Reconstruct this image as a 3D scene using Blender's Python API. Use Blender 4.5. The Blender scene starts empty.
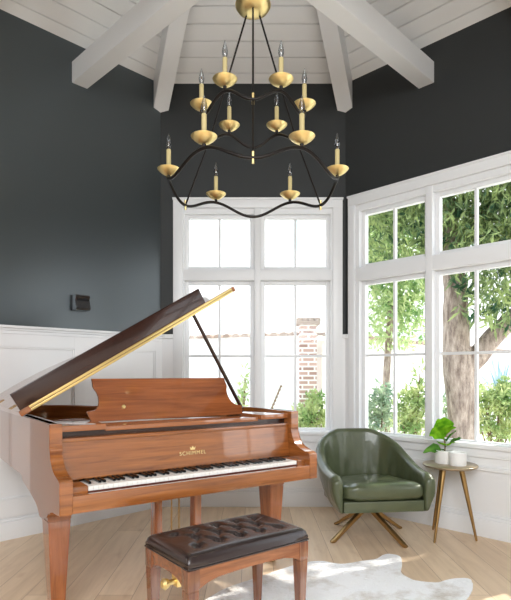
import bpy, bmesh, math, random
from mathutils import Vector, Matrix, noise
random.seed(7)
R = math.radians
COL = bpy.context.scene.collection
F, CX, CY, CH = 527.0, 253.0, 372.0, 1.25       # focal length and principal point (pixels), camera height (m)
S2 = math.sqrt(0.5)

# ------------------------------------------------------------------ materials
MATS = {}
def _mat(name):
    m = bpy.data.materials.new(name); m.use_nodes = True
    nt = m.node_tree; b = nt.nodes['Principled BSDF']
    return m, nt, b
def srgb(r, g, b):
    f = lambda c: (c/255/12.92) if c/255 <= .04045 else ((c/255+.055)/1.055)**2.4
    return (f(r), f(g), f(b), 1)
def plain(name, col, rough=.5, metal=0, bump=0, bscale=60, var=0, coat=0, spec=.5, vscale=6, sheen=0):
    m, nt, b = _mat(name)
    b.inputs['Base Color'].default_value = col
    b.inputs['Roughness'].default_value = rough; b.inputs['Metallic'].default_value = metal
    b.inputs['Coat Weight'].default_value = coat; b.inputs['Coat Roughness'].default_value = .05
    b.inputs['Specular IOR Level'].default_value = spec
    if name == 'charcoal_paint_tinted_sheen':                      # left wall only: bluish window sheen tinted into the same paint
        b.inputs['Specular Tint'].default_value = (.84, .94, 1, 1); b.inputs['Coat Weight'].default_value = .7; b.inputs['Coat Roughness'].default_value = .3; b.inputs['Coat Tint'].default_value = (.9, .96, 1, 1)
    b.inputs['Sheen Weight'].default_value = sheen
    tc = nt.nodes.new('ShaderNodeTexCoord')
    if var:
        n = nt.nodes.new('ShaderNodeTexNoise'); n.inputs['Scale'].default_value = vscale; n.inputs['Detail'].default_value = 5
        nt.links.new(tc.outputs['Object'], n.inputs['Vector'])
        mx = nt.nodes.new('ShaderNodeMix'); mx.data_type = 'RGBA'
        mx.inputs['A'].default_value = tuple(c*(1-var) for c in col[:3])+(1,)
        mx.inputs['B'].default_value = tuple(min(1, c*(1+var)) for c in col[:3])+(1,)
        nt.links.new(n.outputs['Fac'], mx.inputs['Factor']); nt.links.new(mx.outputs['Result'], b.inputs['Base Color'])
    if bump:
        n = nt.nodes.new('ShaderNodeTexNoise'); n.inputs['Scale'].default_value = bscale; n.inputs['Detail'].default_value = 4
        nt.links.new(tc.outputs['Object'], n.inputs['Vector'])
        bp = nt.nodes.new('ShaderNodeBump'); bp.inputs['Strength'].default_value = bump; bp.inputs['Distance'].default_value = .01
        nt.links.new(n.outputs['Fac'], bp.inputs['Height']); nt.links.new(bp.outputs['Normal'], b.inputs['Normal'])
    return m
def wood(name, c1, c2, scale=(1.2, 22, 22), rough=.25, coat=1.0, crough=.05):
    """long-grained wood: noise stretched along the object's x axis"""
    m, nt, b = _mat(name)
    tc = nt.nodes.new('ShaderNodeTexCoord'); mp = nt.nodes.new('ShaderNodeMapping')
    mp.inputs['Scale'].default_value = scale
    nt.links.new(tc.outputs['Object'], mp.inputs['Vector'])
    n = nt.nodes.new('ShaderNodeTexNoise'); n.inputs['Scale'].default_value = 2.2; n.inputs['Detail'].default_value = 7; n.inputs['Roughness'].default_value = .62; n.inputs['Distortion'].default_value = .5
    nt.links.new(mp.outputs['Vector'], n.inputs['Vector'])
    cr = nt.nodes.new('ShaderNodeValToRGB')
    cr.color_ramp.elements[0].position = .3; cr.color_ramp.elements[0].color = c1
    cr.color_ramp.elements[1].position = .72; cr.color_ramp.elements[1].color = c2
    nt.links.new(n.outputs['Fac'], cr.inputs['Fac']); nt.links.new(cr.outputs['Color'], b.inputs['Base Color'])
    b.inputs['Roughness'].default_value = rough; b.inputs['Coat Weight'].default_value = coat; b.inputs['Coat Roughness'].default_value = crough; b.inputs['Coat IOR'].default_value = 1.6
    return m
def floor_mat():
    m, nt, b = _mat('oak_planks')
    tc = nt.nodes.new('ShaderNodeTexCoord'); mp = nt.nodes.new('ShaderNodeMapping')
    mp.inputs['Rotation'].default_value = (0, 0, R(90)); mp.inputs['Location'].default_value = (.35, .07, 0)
    nt.links.new(tc.outputs['Object'], mp.inputs['Vector'])
    br = nt.nodes.new('ShaderNodeTexBrick'); br.inputs['Scale'].default_value = 1
    br.inputs['Brick Width'].default_value = 1.9; br.inputs['Row Height'].default_value = .2
    br.inputs['Mortar Size'].default_value = .0016; br.inputs['Mortar Smooth'].default_value = .1; br.offset = .37; br.inputs['Bias'].default_value = 0
    br.inputs['Color1'].default_value = srgb(242, 218, 188); br.inputs['Color2'].default_value = srgb(224, 196, 164); br.inputs['Mortar'].default_value = srgb(176, 146, 116)
    nt.links.new(mp.outputs['Vector'], br.inputs['Vector'])
    mp2 = nt.nodes.new('ShaderNodeMapping'); mp2.inputs['Scale'].default_value = (9, .9, 1)
    nt.links.new(tc.outputs['Object'], mp2.inputs['Vector'])
    n = nt.nodes.new('ShaderNodeTexNoise'); n.inputs['Scale'].default_value = 2.0; n.inputs['Detail'].default_value = 8; n.inputs['Roughness'].default_value = .6; n.inputs['Distortion'].default_value = .8
    nt.links.new(mp2.outputs['Vector'], n.inputs['Vector'])
    cr = nt.nodes.new('ShaderNodeValToRGB')
    cr.color_ramp.elements[0].position = .3; cr.color_ramp.elements[0].color = (.72, .66, .6, 1)
    cr.color_ramp.elements[1].position = .62; cr.color_ramp.elements[1].color = (1, 1, 1, 1)
    nt.links.new(n.outputs['Fac'], cr.inputs['Fac'])
    # darker knots
    mp3 = nt.nodes.new('ShaderNodeMapping'); mp3.inputs['Scale'].default_value = (3.2, 1.5, 1)
    nt.links.new(tc.outputs['Object'], mp3.inputs['Vector'])
    n3 = nt.nodes.new('ShaderNodeTexNoise'); n3.inputs['Scale'].default_value = 2.3; n3.inputs['Detail'].default_value = 2
    nt.links.new(mp3.outputs['Vector'], n3.inputs['Vector'])
    c3 = nt.nodes.new('ShaderNodeValToRGB')
    c3.color_ramp.elements[0].position = .64; c3.color_ramp.elements[0].color = (1, 1, 1, 1)
    c3.color_ramp.elements[1].position = .78; c3.color_ramp.elements[1].color = (.66, .52, .4, 1)
    nt.links.new(n3.outputs['Fac'], c3.inputs['Fac'])
    mx = nt.nodes.new('ShaderNodeMix'); mx.data_type = 'RGBA'; mx.blend_type = 'MULTIPLY'; mx.inputs['Factor'].default_value = .55
    nt.links.new(br.outputs['Color'], mx.inputs['A']); nt.links.new(cr.outputs['Color'], mx.inputs['B'])
    mx2 = nt.nodes.new('ShaderNodeMix'); mx2.data_type = 'RGBA'; mx2.blend_type = 'MULTIPLY'; mx2.inputs['Factor'].default_value = .5
    nt.links.new(mx.outputs['Result'], mx2.inputs['A']); nt.links.new(c3.outputs['Color'], mx2.inputs['B'])
    nt.links.new(mx2.outputs['Result'], b.inputs['Base Color'])
    b.inputs['Roughness'].default_value = .38; b.inputs['Specular IOR Level'].default_value = .45
    bp = nt.nodes.new('ShaderNodeBump'); bp.inputs['Strength'].default_value = .15; bp.inputs['Distance'].default_value = .004
    nt.links.new(n.outputs['Fac'], bp.inputs['Height']); nt.links.new(bp.outputs['Normal'], b.inputs['Normal'])
    return m
def glass_mat(name, refl=.06, tint=(1, 1, 1, 1)):
    m = bpy.data.materials.new(name); m.use_nodes = True; nt = m.node_tree; nt.nodes.clear()
    o = nt.nodes.new('ShaderNodeOutputMaterial'); mx = nt.nodes.new('ShaderNodeMixShader')
    t = nt.nodes.new('ShaderNodeBsdfTransparent'); t.inputs['Color'].default_value = tint
    g = nt.nodes.new('ShaderNodeBsdfGlossy'); g.inputs['Roughness'].default_value = .02
    lw = nt.nodes.new('ShaderNodeLayerWeight'); lw.inputs['Blend'].default_value = .18
    mt = nt.nodes.new('ShaderNodeMath'); mt.operation = 'MULTIPLY_ADD'; mt.inputs[1].default_value = .6; mt.inputs[2].default_value = refl
    nt.links.new(lw.outputs['Fresnel'], mt.inputs[0]); nt.links.new(mt.outputs[0], mx.inputs['Fac'])
    nt.links.new(t.outputs[0], mx.inputs[1]); nt.links.new(g.outputs[0], mx.inputs[2]); nt.links.new(mx.outputs[0], o.inputs['Surface'])
    return m
def leaf_mat(name, c1, c2, trans=.45, scale=1.5):
    m = bpy.data.materials.new(name); m.use_nodes = True; nt = m.node_tree; nt.nodes.clear()
    o = nt.nodes.new('ShaderNodeOutputMaterial'); mx = nt.nodes.new('ShaderNodeMixShader'); mx.inputs['Fac'].default_value = trans
    d = nt.nodes.new('ShaderNodeBsdfDiffuse'); t = nt.nodes.new('ShaderNodeBsdfTranslucent')
    tc = nt.nodes.new('ShaderNodeTexCoord'); n = nt.nodes.new('ShaderNodeTexNoise'); n.inputs['Scale'].default_value = scale; n.inputs['Detail'].default_value = 6
    nt.links.new(tc.outputs['Object'], n.inputs['Vector'])
    cr = nt.nodes.new('ShaderNodeValToRGB')
    cr.color_ramp.elements[0].position = .36; cr.color_ramp.elements[0].color = c1
    cr.color_ramp.elements[1].position = .64; cr.color_ramp.elements[1].color = c2
    nt.links.new(n.outputs['Fac'], cr.inputs['Fac'])
    for s in (d, t): nt.links.new(cr.outputs['Color'], s.inputs['Color'])
    nt.links.new(d.outputs[0], mx.inputs[1]); nt.links.new(t.outputs[0], mx.inputs[2]); nt.links.new(mx.outputs[0], o.inputs['Surface'])
    return m
def bark_mat():
    m, nt, b = _mat('bark')
    tc = nt.nodes.new('ShaderNodeTexCoord'); mp = nt.nodes.new('ShaderNodeMapping'); mp.inputs['Scale'].default_value = (5, 5, 1.3)
    nt.links.new(tc.outputs['Object'], mp.inputs['Vector'])
    n = nt.nodes.new('ShaderNodeTexNoise'); n.inputs['Scale'].default_value = 3.5; n.inputs['Detail'].default_value = 9; n.inputs['Roughness'].default_value = .7
    nt.links.new(mp.outputs['Vector'], n.inputs['Vector'])
    cr = nt.nodes.new('ShaderNodeValToRGB')
    cr.color_ramp.elements[0].position = .36; cr.color_ramp.elements[0].color = srgb(112, 96, 86)
    cr.color_ramp.elements[1].position = .68; cr.color_ramp.elements[1].color = srgb(204, 188, 174)
    nt.links.new(n.outputs['Fac'], cr.inputs['Fac']); nt.links.new(cr.outputs['Color'], b.inputs['Base Color'])
    b.inputs['Roughness'].default_value = .9
    bp = nt.nodes.new('ShaderNodeBump'); bp.inputs['Strength'].default_value = .7; bp.inputs['Distance'].default_value = .03
    nt.links.new(n.outputs['Fac'], bp.inputs['Height']); nt.links.new(bp.outputs['Normal'], b.inputs['Normal'])
    return m
def brick_mat():
    m, nt, b = _mat('old_brick')
    tc = nt.nodes.new('ShaderNodeTexCoord'); mp = nt.nodes.new('ShaderNodeMapping'); mp.inputs['Rotation'].default_value = (R(90), 0, 0)
    nt.links.new(tc.outputs['Object'], mp.inputs['Vector'])
    br = nt.nodes.new('ShaderNodeTexBrick'); br.inputs['Scale'].default_value = 1
    br.inputs['Brick Width'].default_value = .2; br.inputs['Row Height'].default_value = .075; br.inputs['Mortar Size'].default_value = .014
    br.inputs['Color1'].default_value = srgb(204, 170, 158); br.inputs['Color2'].default_value = srgb(160, 128, 118); br.inputs['Mortar'].default_value = srgb(242, 236, 230)
    nt.links.new(mp.outputs['Vector'], br.inputs['Vector']); nt.links.new(br.outputs['Color'], b.inputs['Base Color'])
    b.inputs['Roughness'].default_value = .9
    return m
def hide_mat():
    m, nt, b = _mat('cowhide')
    tc = nt.nodes.new('ShaderNodeTexCoord')
    n = nt.nodes.new('ShaderNodeTexNoise'); n.inputs['Scale'].default_value = 3.2; n.inputs['Detail'].default_value = 9; n.inputs['Roughness'].default_value = .68
    nt.links.new(tc.outputs['Object'], n.inputs['Vector'])
    cr = nt.nodes.new('ShaderNodeValToRGB')
    cr.color_ramp.elements[0].position = .50; cr.color_ramp.elements[0].color = srgb(252, 252, 252)
    cr.color_ramp.elements[1].position = .68; cr.color_ramp.elements[1].color = srgb(206, 196, 184)
    nt.links.new(n.outputs['Fac'], cr.inputs['Fac']); nt.links.new(cr.outputs['Color'], b.inputs['Base Color'])
    b.inputs['Roughness'].default_value = .8; b.inputs['Sheen Weight'].default_value = .3
    mp = nt.nodes.new('ShaderNodeMapping'); mp.inputs['Scale'].default_value = (1, 1.6, 1)
    nt.links.new(tc.outputs['Object'], mp.inputs['Vector'])
    n2 = nt.nodes.new('ShaderNodeTexNoise'); n2.inputs['Scale'].default_value = 45; n2.inputs['Detail'].default_value = 5
    nt.links.new(mp.outputs['Vector'], n2.inputs['Vector'])
    bp = nt.nodes.new('ShaderNodeBump'); bp.inputs['Strength'].default_value = .6; bp.inputs['Distance'].default_value = .02
    nt.links.new(n2.outputs['Fac'], bp.inputs['Height']); nt.links.new(bp.outputs['Normal'], b.inputs['Normal'])
    return m

M = dict(
    dark=plain('charcoal_paint_dulled', srgb(52, 54, 54), .5, spec=.25), dark_sheen=plain('charcoal_paint_tinted_sheen', srgb(50, 53, 52), .29, spec=1.15),  # one wall paint in two copies; only the left wall's carries the window sheen
    white=plain('white_paint', (.82, .825, .83, 1), .4),
    trim=plain('white_trim_paint', (.80, .81, .82, 1), .35),
    ceil=plain('ceiling_paint', (.80, .80, .79, 1), .5),
    beam=plain('beam_paint', (.82, .82, .815, 1), .5, bump=.08, bscale=25),
    floor=floor_mat(), glass=glass_mat('window_glass', .02), bulb=glass_mat('bulb_glass', .12, (.78, .8, .82, 1)),
    wood=wood('piano_wood', srgb(118, 64, 26), srgb(174, 105, 47)),
    wood_case=wood('piano_case_wood', srgb(118, 64, 26), srgb(174, 105, 47), (1.3, 1.3, 20)),
    wood_desk=wood('music_desk_wood', srgb(120, 62, 30), srgb(168, 96, 50), (1, 16, 16)),
    wood_dark=wood('dark_gloss_wood', srgb(42, 20, 12), srgb(58, 29, 17), rough=.25, coat=.25),
    wood_leg=wood('leg_wood', srgb(128, 70, 36), srgb(172, 102, 56), (18, 18, 1.4)),
    wood_bench=wood('bench_wood', srgb(112, 62, 36), srgb(160, 96, 58), (1.5, 18, 18)),
    wood_bench_leg=wood('bench_leg_wood', srgb(92, 52, 34), srgb(146, 92, 62), (18, 18, 1.4)),
    platform=wood('gloss_platform', srgb(132, 76, 40), srgb(170, 104, 58), rough=.08, coat=1, crough=.02),
    brass=plain('brass', srgb(248, 224, 158), .38, 1, var=.05, vscale=20),
    hinge=plain('polished_brass_hinge', srgb(232, 206, 136), .3, .85),
    bronze=plain('aged_brass', srgb(168, 136, 88), .38, .9, var=.15, vscale=15),
    iron=plain('black_iron', srgb(36, 32, 30), .42, .6),
    candle=plain('candle_sleeve', srgb(206, 190, 138), .45),
    fil=plain('filament', srgb(120, 90, 60), .4, .5),
    ivory=plain('ivory_key', srgb(244, 243, 238), .2, coat=.4),
    ebony=plain('ebony_key', srgb(18, 17, 17), .25, coat=.3),
    felt=plain('felt', srgb(90, 40, 30), .95),
    gold=plain('gold_lettering', srgb(238, 214, 150), .4, .3),
    plate=plain('gold_plate', srgb(176, 136, 66), .35, .8),
    leather=plain('brown_leather', srgb(50, 39, 37), .27, bump=.10, bscale=120, coat=.3),
    button=plain('brown_leather_button', srgb(40, 28, 25), .3),
    green=plain('green_leather', srgb(76, 83, 58), .30, bump=.32, bscale=16, var=.22, vscale=9, coat=.3),
    tabletop=plain('weathered_brass_top', srgb(168, 152, 128), .3, .6, var=.12, vscale=12),
    pot=plain('white_ceramic', (.86, .86, .84, 1), .6, bump=.35, bscale=160),
    soil=plain('soil', srgb(70, 54, 42), .95),
    leafpot=leaf_mat('fiddle_leaf', srgb(84, 150, 30), srgb(150, 205, 50), .4, 14),
    leafpotd=leaf_mat('fiddle_leaf_dark', srgb(52, 100, 36), srgb(110, 160, 70), .3, 14),
    hide=hide_mat(), black=plain('black_metal', srgb(26, 27, 29), .35), blackface=plain('dark_gloss_lens', srgb(40, 40, 42), .12, coat=.6),
    stucco=plain('white_stucco', (.9, .89, .87, 1), .9, bump=.2, bscale=20), house=plain('pale_house_paint', (.9, .9, .9, 1), .9),
    teal=plain('pale_teal_paint', srgb(190, 214, 214), .7), tile=plain('terracotta_tile', srgb(158, 138, 124), .85, var=.2, vscale=9),
    brick=brick_mat(), bark=bark_mat(), gravel=plain('pale_gravel', srgb(236, 230, 220), .95, bump=.4, bscale=30, var=.08, vscale=4),
    rock=plain('pale_rock', srgb(222, 208, 190), .9, bump=.5, bscale=8, var=.15), agave=leaf_mat('agave_leaf', srgb(140, 172, 184), srgb(190, 210, 216), .3),
    leafA=leaf_mat('tree_leaf', srgb(70, 102, 78), srgb(190, 206, 142), .42, 5),
    leafB=leaf_mat('pale_leaf', srgb(140, 176, 120), srgb(222, 232, 180), .5, 3),
    leafC=leaf_mat('shrub_leaf', srgb(118, 158, 94), srgb(226, 232, 176), .45, 4),
    leafD=leaf_mat('grey_leaf', srgb(130, 158, 140), srgb(206, 220, 186), .45, 4),
    stemg=plain('twig', srgb(130, 110, 88), .9),
)

# ------------------------------------------------------------------ mesh helpers
class MB:
    """collects geometry for ONE mesh"""
    def __init__(s): s.bm = bmesh.new()
    def box(s, x0, x1, y0, y1, z0, z1, bev=0, f=None):
        b = bmesh.new(); bmesh.ops.create_cube(b, size=1)
        for v in b.verts: v.co = Vector(((x0+x1)/2+v.co.x*(x1-x0), (y0+y1)/2+v.co.y*(y1-y0), (z0+z1)/2+v.co.z*(z1-z0)))
        if bev: bmesh.ops.bevel(b, geom=b.edges[:], offset=bev, segments=2, affect='EDGES', profile=.6)
        if f:
            for v in b.verts: v.co = Vector(f(*v.co))
        s.merge(b); return s
    def merge(s, b):
        bmesh.ops.recalc_face_normals(b, faces=b.faces[:])
        me = bpy.data.meshes.new('tmp'); b.to_mesh(me); s.bm.from_mesh(me); bpy.data.meshes.remove(me); b.free()
    def prism(s, poly, fn0, fn1, bev=0):
        """polygon list [(a,b)] extruded from fn0(a,b) to fn1(a,b) (3-D points)"""
        b = bmesh.new()
        A = [b.verts.new(fn0(*p)) for p in poly]; B = [b.verts.new(fn1(*p)) for p in poly]
        b.faces.new(A); b.faces.new(B[::-1])
        n = len(poly)
        for i in range(n): b.faces.new((A[i], B[i], B[(i+1) % n], A[(i+1) % n]))
        if bev: bmesh.ops.bevel(b, geom=b.edges[:], offset=bev, segments=2, affect='EDGES')
        s.merge(b); return s
    def tube(s, pts, rad, seg=10, closed=False, cap=True):
        pts = [Vector(p) for p in pts]; n = len(pts)
        rr = rad if isinstance(rad, (list, tuple)) else [rad]*n
        b = bmesh.new(); rings = []
        up = None
        for i, p in enumerate(pts):
            if closed: t = (pts[(i+1) % n]-pts[i-1]).normalized()
            else: t = (pts[min(i+1, n-1)]-pts[max(i-1, 0)]).normalized()
            if up is None:
                up = Vector((0, 0, 1)) if abs(t.z) < .9 else Vector((1, 0, 0))
            a = (up - t*up.dot(t))
            if a.length < 1e-5: a = Vector((1, 0, 0)) if abs(t.x) < .9 else Vector((0, 1, 0)); a = a-t*a.dot(t)
            a.normalize(); up = a; c = t.cross(a)
            rings.append([b.verts.new(p+(a*math.cos(2*math.pi*k/seg)+c*math.sin(2*math.pi*k/seg))*rr[i]) for k in range(seg)])
        m = n if closed else n-1
        for i in range(m):
            A, B = rings[i], rings[(i+1) % n]
            for k in range(seg): b.faces.new((A[k], A[(k+1) % seg], B[(k+1) % seg], B[k]))
        if not closed and cap: b.faces.new(rings[0][::-1]); b.faces.new(rings[-1])
        s.merge(b); return s
    def lathe(s, prof, c=(0, 0, 0), seg=28):
        """prof [(r,z)] turned about the z axis through c"""
        b = bmesh.new(); rings = []
        for r, z in prof:
            if r < 1e-5: rings.append([b.verts.new((c[0], c[1], c[2]+z))])
            else: rings.append([b.verts.new((c[0]+r*math.cos(2*math.pi*k/seg), c[1]+r*math.sin(2*math.pi*k/seg), c[2]+z)) for k in range(seg)])
        for A, B in zip(rings, rings[1:]):
            for k in range(seg):
                k2 = (k+1) % seg
                if len(A) == 1 and len(B) == 1: continue
                if len(A) == 1: b.faces.new((A[0], B[k2], B[k]))
                elif len(B) == 1: b.faces.new((A[k], A[k2], B[0]))
                else: b.faces.new((A[k], A[k2], B[k2], B[k]))
        for ring in (rings[0], rings[-1]):
            if len(ring) > 1: b.faces.new(ring)
        s.merge(b); return s
    def taper(s, c0, w0, d0, c1, w1, d1, bev=0):
        """four-sided bar from centre c0 (w0 x d0) to c1 (w1 x d1), sections horizontal"""
        b = bmesh.new()
        A = [b.verts.new((c0[0]+sx*w0/2, c0[1]+sy*d0/2, c0[2])) for sx, sy in ((-1, -1), (1, -1), (1, 1), (-1, 1))]
        B = [b.verts.new((c1[0]+sx*w1/2, c1[1]+sy*d1/2, c1[2])) for sx, sy in ((-1, -1), (1, -1), (1, 1), (-1, 1))]
        b.faces.new(A); b.faces.new(B)
        for i in range(4): b.faces.new((A[i], A[(i+1) % 4], B[(i+1) % 4], B[i]))
        bmesh.ops.recalc_face_normals(b, faces=b.faces[:])
        if bev: bmesh.ops.bevel(b, geom=b.edges[:], offset=bev, segments=2, affect='EDGES')
        s.merge(b); return s
    def grid(s, P, closed_u=False, closed_v=False, recalc=True):
        """P[i][j] 3-D points"""
        b = bmesh.new(); V = [[b.verts.new(p) for p in row] for row in P]
        nu, nv = len(P), len(P[0])
        for i in range(nu if closed_u else nu-1):
            for j in range(nv if closed_v else nv-1):
                b.faces.new((V[i][j], V[(i+1) % nu][j], V[(i+1) % nu][(j+1) % nv], V[i][(j+1) % nv]))
        if closed_v and not closed_u: b.faces.new(V[0][::-1]); b.faces.new(V[-1])
        if recalc: s.merge(b)
        else:
            me = bpy.data.meshes.new('tmp'); b.to_mesh(me); s.bm.from_mesh(me); bpy.data.meshes.remove(me); b.free()
        return s
    def build(s, name, mat, parent=None, smooth=40, loc=None):
        me = bpy.data.meshes.new(name); s.bm.to_mesh(me); s.bm.free()
        me.materials.append(mat)
        if smooth:
            for p in me.polygons: p.use_smooth = True
            me.set_sharp_from_angle(angle=R(smooth))
        o = bpy.data.objects.new(name, me); COL.objects.link(o)
        if parent: o.parent = parent
        if loc: o.location = loc
        return o
def tag(o, label=None, cat=None, group=None, kind=None):
    if label: o['label'] = label
    if cat: o['category'] = cat
    if group: o['group'] = group
    if kind: o['kind'] = kind
    return o
def struct(o): o['kind'] = 'structure'; return o
def thing(name, label, cat, loc=(0, 0, 0), rz=0, group=None):
    o = bpy.data.objects.new(name, None); COL.objects.link(o); o.empty_display_size = .1
    o.location = loc; o.rotation_euler = (0, 0, rz)
    return tag(o, label, cat, group)
def catmull(pts, n=6, closed=False):
    pts = [Vector(p) for p in pts]; out = []; N = len(pts)
    for i in range(N if closed else N-1):
        g = lambda k: pts[k % N] if closed else pts[min(max(k, 0), N-1)]
        a, b, c, d = g(i-1), g(i), g(i+1), g(i+2)
        for k in range(n):
            t = k/n
            out.append(.5*((2*b)+(c-a)*t+(2*a-5*b+4*c-d)*t*t+(3*b-a-3*c+d)*t**3))
    if not closed: out.append(pts[-1])
    return out
def on_floor(x, y, z=0):
    Y = (CH-z)*F/(y-CY); return Vector(((x-CX)/F*Y, Y, z))

# ------------------------------------------------------------------ room shell
HW, DB, YC, AP = .863, 4.916, 2.833, 2.083      # half width of a bay side, back wall depth, centre, apothem
WH, PITCH = 3.94, .73
WAIN = 1.59
fb = lambda u, n, z: (u, DB-n, z)                                        # back wall: u = world x
fl = lambda u, n, z: (-HW-S2*u+S2*n, DB-S2*u-S2*n, z)                    # left bay wall: u from the back corner
fr = lambda u, n, z: (HW+S2*u-S2*n, DB-S2*u-S2*n, z)                     # right bay wall
fsl = lambda u, n, z: (-AP+n, u, z)
fsr = lambda u, n, z: (AP-n, u, z)
SIDE = 1.726
def wall(name, f, u0, u1, holes=()):
    m = MB(); T = .16
    if not holes: m.box(u0, u1, -T, 0, 0, WH+.02, f=f)
    else:
        a0, a1, z0, z1 = holes
        m.box(u0, a0, -T, 0, 0, WH+.02, f=f); m.box(a1, u1, -T, 0, 0, WH+.02, f=f)
        m.box(a0, a1, -T, 0, 0, z0, f=f); m.box(a0, a1, -T, 0, z1, WH+.02, f=f)
    return struct(m.build(name, M['dark_sheen' if name == 'wall_left' else 'dark'], smooth=0))
WZ0, WZ1 = .70, 2.80
BW = (-.665, .755)                 # opening of the back window (x)
SW = (1.98, 3.40)                  # opening of the window in the right side wall (y)
RW = (.10, 1.60)                   # opening of the right window (u)
wall('wall_back', fb, -HW-.07, HW+.07, (BW[0], BW[1], WZ0, WZ1))
wall('wall_left', fl, 0, SIDE)
wall('wall_right', fr, 0, SIDE, (RW[0], RW[1], WZ0, WZ1))
YS = DB-S2*SIDE
wall('wall_side_left', fsl, -4.2, YS+.05)
wall('wall_side_right', fsr, -4.2, YS+.05, (SW[0], SW[1], WZ0, WZ1))
m = MB(); m.box(-AP-.2, AP+.2, -4.36, -4.2, 0, WH+.02); struct(m.build('wall_front', M['dark'], smooth=0))
m = MB(); m.prism([(-2.5, -4.2), (2.5, -4.2), (2.5, 3.6), (.95, 5.08), (-.95, 5.08), (-2.5, 3.6)], lambda a, b: (a, b, -.06), lambda a, b: (a, b, 0))
struct(m.build('floor', M['floor'], smooth=0))

# white wainscot, chair rail, panels, baseboards
m = MB(); m.box(0, SIDE, 0, .010, 0, 1.56, f=fl)
for a, b in ((0, .07), (.77, .86), (1.60, SIDE)): m.box(a, b, .010, .026, .17, 1.56, f=fl)
m.box(0, SIDE, .010, .0255, 1.44, 1.56, f=fl); m.box(0, SIDE, .010, .0255, .17, .30, f=fl)
for a, b in ((.07, .77), (.86, 1.60)):                       # thin bead inside each panel
    for (p, q, r, s_) in ((a, a+.014, .30, 1.44), (b-.014, b, .30, 1.44), (a, b, 1.426, 1.44), (a, b, .30, .314)):
        m.box(p, q, .010, .020, r, s_, bev=.003, f=fl)
struct(m.build('wall_left_wainscot', M['white'], smooth=0))
def cap_rail(f, u0, u1):
    m = MB()
    m.box(u0, u1, .0, .032, 1.535, 1.560, bev=.004, f=f); m.box(u0, u1, .0, .042, 1.560, 1.578, bev=.004, f=f); m.box(u0, u1, .0, .058, 1.578, 1.598, bev=.005, f=f)
    return m
struct(cap_rail(fl, 0.0, SIDE).build('trim_1', M['trim']))
m = MB(); m.box(0, SIDE, 0, .03, 0, .135, bev=.002, f=fl); m.box(0, SIDE, 0, .022, .135, .155, bev=.004, f=fl); m.box(0, SIDE, 0, .016, .155, .175, bev=.004, f=fl)
struct(m.build('baseboard_left', M['trim']))
CASB, CASR = (-.742, .832), (.045, 1.705)
def lower_panel(name, f, u0, u1, c0, c1):
    m = MB()
    m.box(u0, c0+.02, 0, .014, 0, 1.585, f=f); m.box(c1-.02, u1, 0, .014, 0, 1.585, f=f); m.box(u0, u1, 0, .014, 0, .64, f=f)
    m.box(u0, u1, .014, .03, .50, .53, bev=.004, f=f)
    for a, b in ((u0, c0), (c1, u1)):
        if b-a > .02: m.box(a, b, 0, .034, 1.56, 1.60, bev=.005, f=f)
    return struct(m.build(name, M['white'], smooth=0))
lower_panel('wall_back_wainscot', fb, -HW, HW, *CASB)
lower_panel('wall_right_wainscot', fr, 0, SIDE, *CASR)
for nm, f, a, b in (('baseboard_back', fb, -HW, HW), ('baseboard_right', fr, 0, SIDE)):
    m = MB(); m.box(a, b, 0, .034, 0, .135, bev=.002, f=f); m.box(a, b, 0, .026, .135, .158, bev=.004, f=f); m.box(a, b, 0, .02, .158, .178, bev=.004, f=f)
    struct(m.build(nm, M['trim']))
for nm, f in (('side_left', fsl), ('side_right', fsr)):
    m = MB(); y1 = YS if nm == 'side_left' else SW[0]-.08
    m.box(-4.2, y1, 0, .012, 0, 1.56, f=f)
    if y1 < YS: m.box(y1, YS, 0, .012, 0, .62, f=f)
    struct(m.build('wall_%s_wainscot' % nm, M['white'], smooth=0))
    struct(cap_rail(f, -4.2, y1).build('trim_2' if nm == 'side_left' else 'trim_3', M['trim']))
    m = MB(); m.box(-4.2, YS, 0, .03, 0, .17, bev=.003, f=f); struct(m.build('baseboard_'+nm, M['trim']))

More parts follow.
